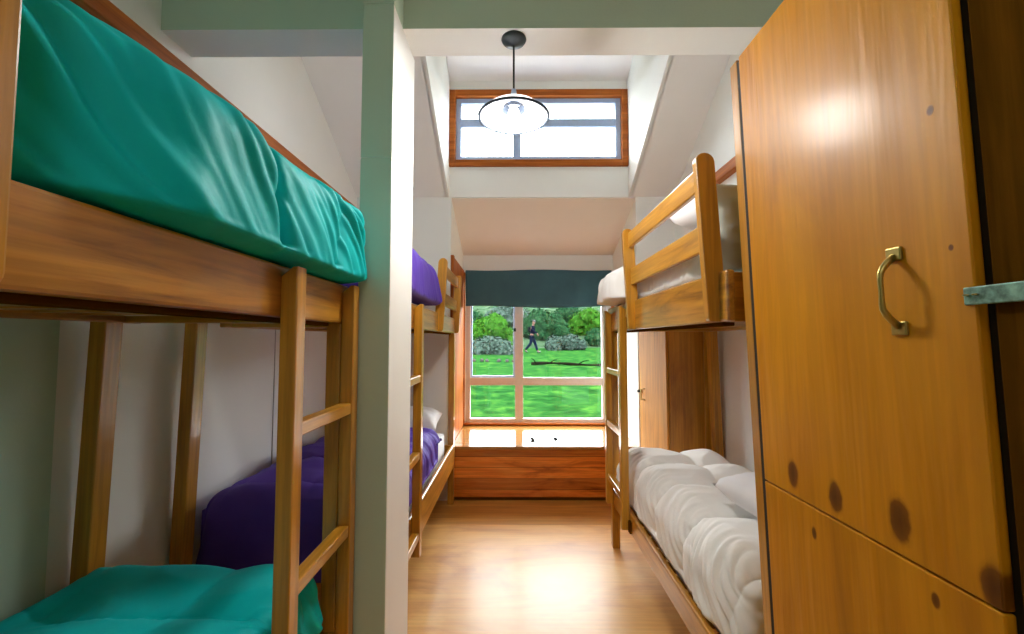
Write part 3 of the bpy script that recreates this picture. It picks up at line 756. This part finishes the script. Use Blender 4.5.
# ------------------------------------------------------------------ outside
def gz(x, y):
    z = .045 * (y - 23.6) + .79
    if y > 28: z += .16 * (y - 28)
    return z + .10 * noise.noise(Vector((x * .12, y * .12, 0)))
def ground(name, x0, x1, ya, yb, n, m_, mat):
    b = BM(); V = {}
    for i in range(n + 1):
        for j in range(m_ + 1):
            x = x0 + (x1 - x0) * i / n; y = ya + (yb - ya) * j / m_
            z = gz(x, y)
            if y > 28: z += .35 * noise.noise(Vector((x * .35, y * .35, 3)))
            V[i, j] = b.verts.new((x, y, z))
    for i in range(n):
        for j in range(m_): b.faces.new((V[i, j], V[i + 1, j], V[i + 1, j + 1], V[i, j + 1]))
    return structure(name, b, mat)
g = ground('ground_lawn', -30, 45, 5.25, 28, 90, 50, M['grass'])
g2 = ground('ground_hillside', -50, 70, 27.8, 64, 80, 40, M['hill'])
def bush(label, x, y, w, h, mat, seed, dpt=None, cat='bush'):
    rnd = random.Random(seed); b = BM()
    z0 = gz(x, y) - .15; dpt = dpt or w * .7
    for k in range(7 + int(w * 2)):
        u = rnd.uniform(-1, 1); cx = x + u * w * .38; cy = y + rnd.uniform(-.35, .35) * dpt
        hh = h * (1 - .35 * u * u) * rnd.uniform(.65, 1.0); r = rnd.uniform(.20, .34) * min(w, h * 1.4)
        cz = z0 + max(r * .6, hh - r)
        res = bmesh.ops.create_icosphere(b, subdivisions=3, radius=r, matrix=Matrix.Translation((cx, cy, cz)))
        for v in res['verts']:
            d = (v.co - Vector((cx, cy, cz))).normalized()
            v.co += d * r * (.30 * noise.noise(v.co * 3.2) + .28 * noise.noise(v.co * 8) + .15 * noise.noise(v.co * 17))
        # loose leaf sprays
        for q in range(260):
            d = Vector((rnd.gauss(0, 1), rnd.gauss(0, 1), rnd.gauss(.3, 1))).normalized()
            p = Vector((cx, cy, cz)) + d * r * rnd.uniform(.85, 1.3); e = Vector((rnd.gauss(0, 1), rnd.gauss(0, 1), rnd.gauss(0, 1))).normalized() * rnd.uniform(.04, .12)
            f = d.cross(e)
            vs = [b.verts.new(p - e), b.verts.new(p + f), b.verts.new(p + e * 1.4), b.verts.new(p - f)]
            b.faces.new(vs)
    return tag(obj('bush', b, mat, smooth=False), label, cat, 'bushes beyond the lawn')
bush('bright green bush behind the grey twiggy bush, in the left window pane', -1.55, 26.5, 3.0, 2.3, M['leaf_bright'], 1)
bush('grey lilac twiggy bush at the lawn edge in the left window pane', -1.35, 22.9, 2.1, 1.15, M['leaf_grey'], 2)
bush('long low grey green bush just right of the walking person', 3.1, 26.6, 3.9, 1.05, M['leaf_grey'], 3)
bush('dark green bush up the slope above the walking person', 1.9, 31, 3.6, 2.2, M['leaf_dark'], 4)
bush('bright green round bush high in the right window pane', 5.6, 33, 3.0, 2.1, M['leaf_bright'], 5)
bush('small dark green bush at the top of the right window pane', 4.6, 38, 2.6, 2.0, M['leaf_dark'], 6)
bush('dull green bush below the round bright one by the right window edge', 6.6, 29.5, 3.4, 1.3, M['leaf_dark'], 7)
bush('small grey bush high up beside the window mullion', -1.0, 37, 3.4, 2.4, M['leaf_grey'], 8)
bush('wide dark bush high up at the left window edge', -4.6, 33, 4.2, 2.3, M['leaf_dark'], 9)
# fallen log
b = BM(); pts = []; rr = []
for k in range(26):
    t = k / 25; x = .65 + 4.6 * t; y = 17.3 - .5 * t
    pts.append((x, y, gz(x, y) + .06 + .03 * math.sin(t * 9))); rr.append(.055 - .02 * t + .012 * math.sin(t * 23))
lg = thing('log', (2.9, 17.1, gz(2.9, 17.1)), 'long dark fallen log lying across the lawn', 'log')
obj('trunk', tube(b, pts, rr, 9), M['logwood'], lg, smooth=True)
for k, (t, dx, dz) in enumerate(((.16, .25, .16), (.3, -.3, -.02), (.42, .35, .20), (.05, -.2, .22))):
    p = Vector(pts[int(t * 25)])
    obj('branch', tube(BM(), [p, p + Vector((dx * .5, -.25, dz * .7)), p + Vector((dx, -.55, dz))], [.022, .016, .008], 6), M['logwood'], lg, smooth=True)
rnd = random.Random(5)
for k in range(7):
    x = -2.2 + .36 * k + rnd.uniform(-.08, .08); y = 18.6 + rnd.uniform(-.1, .1)
    b = BM(); res = bmesh.ops.create_icosphere(b, subdivisions=2, radius=.09, matrix=Matrix.Translation((x, y, gz(x, y) + .05)))
    for v in res['verts']: v.co += Vector((.05, .03, .02)) * noise.noise(v.co * 7)
    tag(obj('stone', b, M['stone'], smooth=True), 'pale stone in the row edging the lawn, left window pane', 'stone', 'stones edging the lawn')

# ------------------------------------------------------------------ person walking outside
def skin_mesh(name, chains, mat, parent, lvl=2):
    """chains: list of lists of (x,y,z,r); chains whose first point equals an earlier point are joined"""
    vs, es, rs, key = [], [], [], {}
    for ch in chains:
        prev = None
        for (x, y, z, r) in ch:
            k = (round(x, 4), round(y, 4), round(z, 4))
            if k not in key: key[k] = len(vs); vs.append((x, y, z)); rs.append(r)
            if prev is not None and prev != key[k]: es.append((prev, key[k]))
            prev = key[k]
    me = bpy.data.meshes.new(name); me.from_pydata(vs, es, []); me.materials.append(mat)
    o = bpy.data.objects.new(name, me); COL.objects.link(o); o.parent = parent
    md = o.modifiers.new('skin', 'SKIN'); md.use_smooth_shade = True
    for i, v in enumerate(me.skin_vertices[0].data):
        v.radius = rs[i] if isinstance(rs[i], tuple) else (rs[i], rs[i]); v.use_root = (i == 0)
    sb = o.modifiers.new('smooth', 'SUBSURF'); sb.levels = lvl; sb.render_levels = lvl
    return o
px, py = .93, 23.5
pr = thing('person', (px, py, gz(px, py)), 'person in dark blue jacket and jeans walking on the lawn outside', 'person')
pr.rotation_euler = (0, 0, math.radians(-12))
pel = (0, 0, .93, .13); ch = (.03, 0, 1.30, (.17, .12)); nk = (.07, 0, 1.50, .055)
def arm(sy, e, w):
    sh_ = (.04, sy * .19, 1.41, .055)
    out = [[ch, sh_, (*e, .045), (*w, .032)]]
    hx, hy, hz = w
    palm = (hx + .03, hy, hz - .06, (.040, .020))
    out.append([(*w, .032), palm])
    for q in range(4):
        fy = hy + (q - 1.5) * .02
        out.append([palm, (hx + .05, fy, hz - .12, .010), (hx + .065, fy, hz - .15 - .01 * (q in (1, 2)), .008)])
    out.append([palm, (hx + .07, hy - sy * .03, hz - .08, .010), (hx + .085, hy - sy * .035, hz - .105, .009)])
    return out
def leg(sy, k, a, t):
    hip = (0, sy * .09, .88, .092)
    return [[pel, hip, (*k, .062), (*a, .042), (*t, .034)]]
LK, LA, LT = (.16, .09, .50), (.28, .09, .10), (.42, .09, .05)
RK, RA, RT = (-.06, -.09, .50), (-.36, -.09, .16), (-.27, -.09, .05)
LE, LWr = (-.10, .26, 1.16), (-.02, .27, .93)
RE, RWr = (.14, -.26, 1.17), (.32, -.22, 1.05)
head = [nk, (.08, 0, 1.57, (.072, .068)), (.09, 0, 1.65, (.095, .080)), (.085, 0, 1.73, (.075, .065))]
body = [[pel, (.015, 0, 1.10, (.145, .11)), ch, nk], head, [(.09, 0, 1.65, (.095, .080)), (.185, 0, 1.635, .018)],
        [(.09, 0, 1.65, (.095, .080)), (.085, .095, 1.645, .018)], [(.09, 0, 1.65, (.095, .080)), (.085, -.095, 1.645, .018)]] + arm(1, LE, LWr) + arm(-1, RE, RWr) + leg(1, LK, LA, LT) + leg(-1, RK, RA, RT)
skin_mesh('body', body, M['skin'], pr)
def fat(c, d): return tuple(list(c[:3]) + [(c[3][0] + d, c[3][1] + d) if isinstance(c[3], tuple) else c[3] + d])
jk = [[fat(pel, .03), fat((.015, 0, 1.10, (.145, .11)), .03), fat(ch, .03), (.06, 0, 1.46, .085)]]
for sy, e, w in ((1, LE, LWr), (-1, RE, RWr)): jk.append([fat(ch, .03), (.04, sy * .19, 1.41, .075), (*e, .062), (*w, .048)])
skin_mesh('jacket', jk, M['jacket'], pr)
tr = []
for sy, k_, a in ((1, LK, LA), (-1, RK, RA)): tr.append([(0, 0, .95, .135), (0, sy * .09, .86, .108), (*k_, .080), (*a, .062)])
skin_mesh('trousers', tr, M['jeans'], pr)
for t, a in ((LT, LA), (RT, RA)):
    skin_mesh('shoe', [[(a[0] - .03, a[1], a[2] - .05, .045), ((a[0] + t[0]) / 2, a[1], (a[2] + t[2]) / 2 - .03, .048), (t[0] + .05, t[1], t[2] - .005, .035)]], M['black'], pr)
skin_mesh('cap', [[(.075, 0, 1.695, (.108, .090)), (.07, 0, 1.755, (.085, .075))], [(.075, 0, 1.695, (.108, .090)), (.20, 0, 1.70, (.05, .012))]], M['hair'], pr)
rp = skin_mesh('rucksack', [[(-.16, 0, 1.12, (.13, .09)), (-.15, 0, 1.28, (.15, .10)), (-.13, 0, 1.42, (.12, .07))]], M['pack'], thing('rucksack', (px, py, gz(px, py)), 'dark rucksack on the back of the person walking outside', 'rucksack') if False else pr)
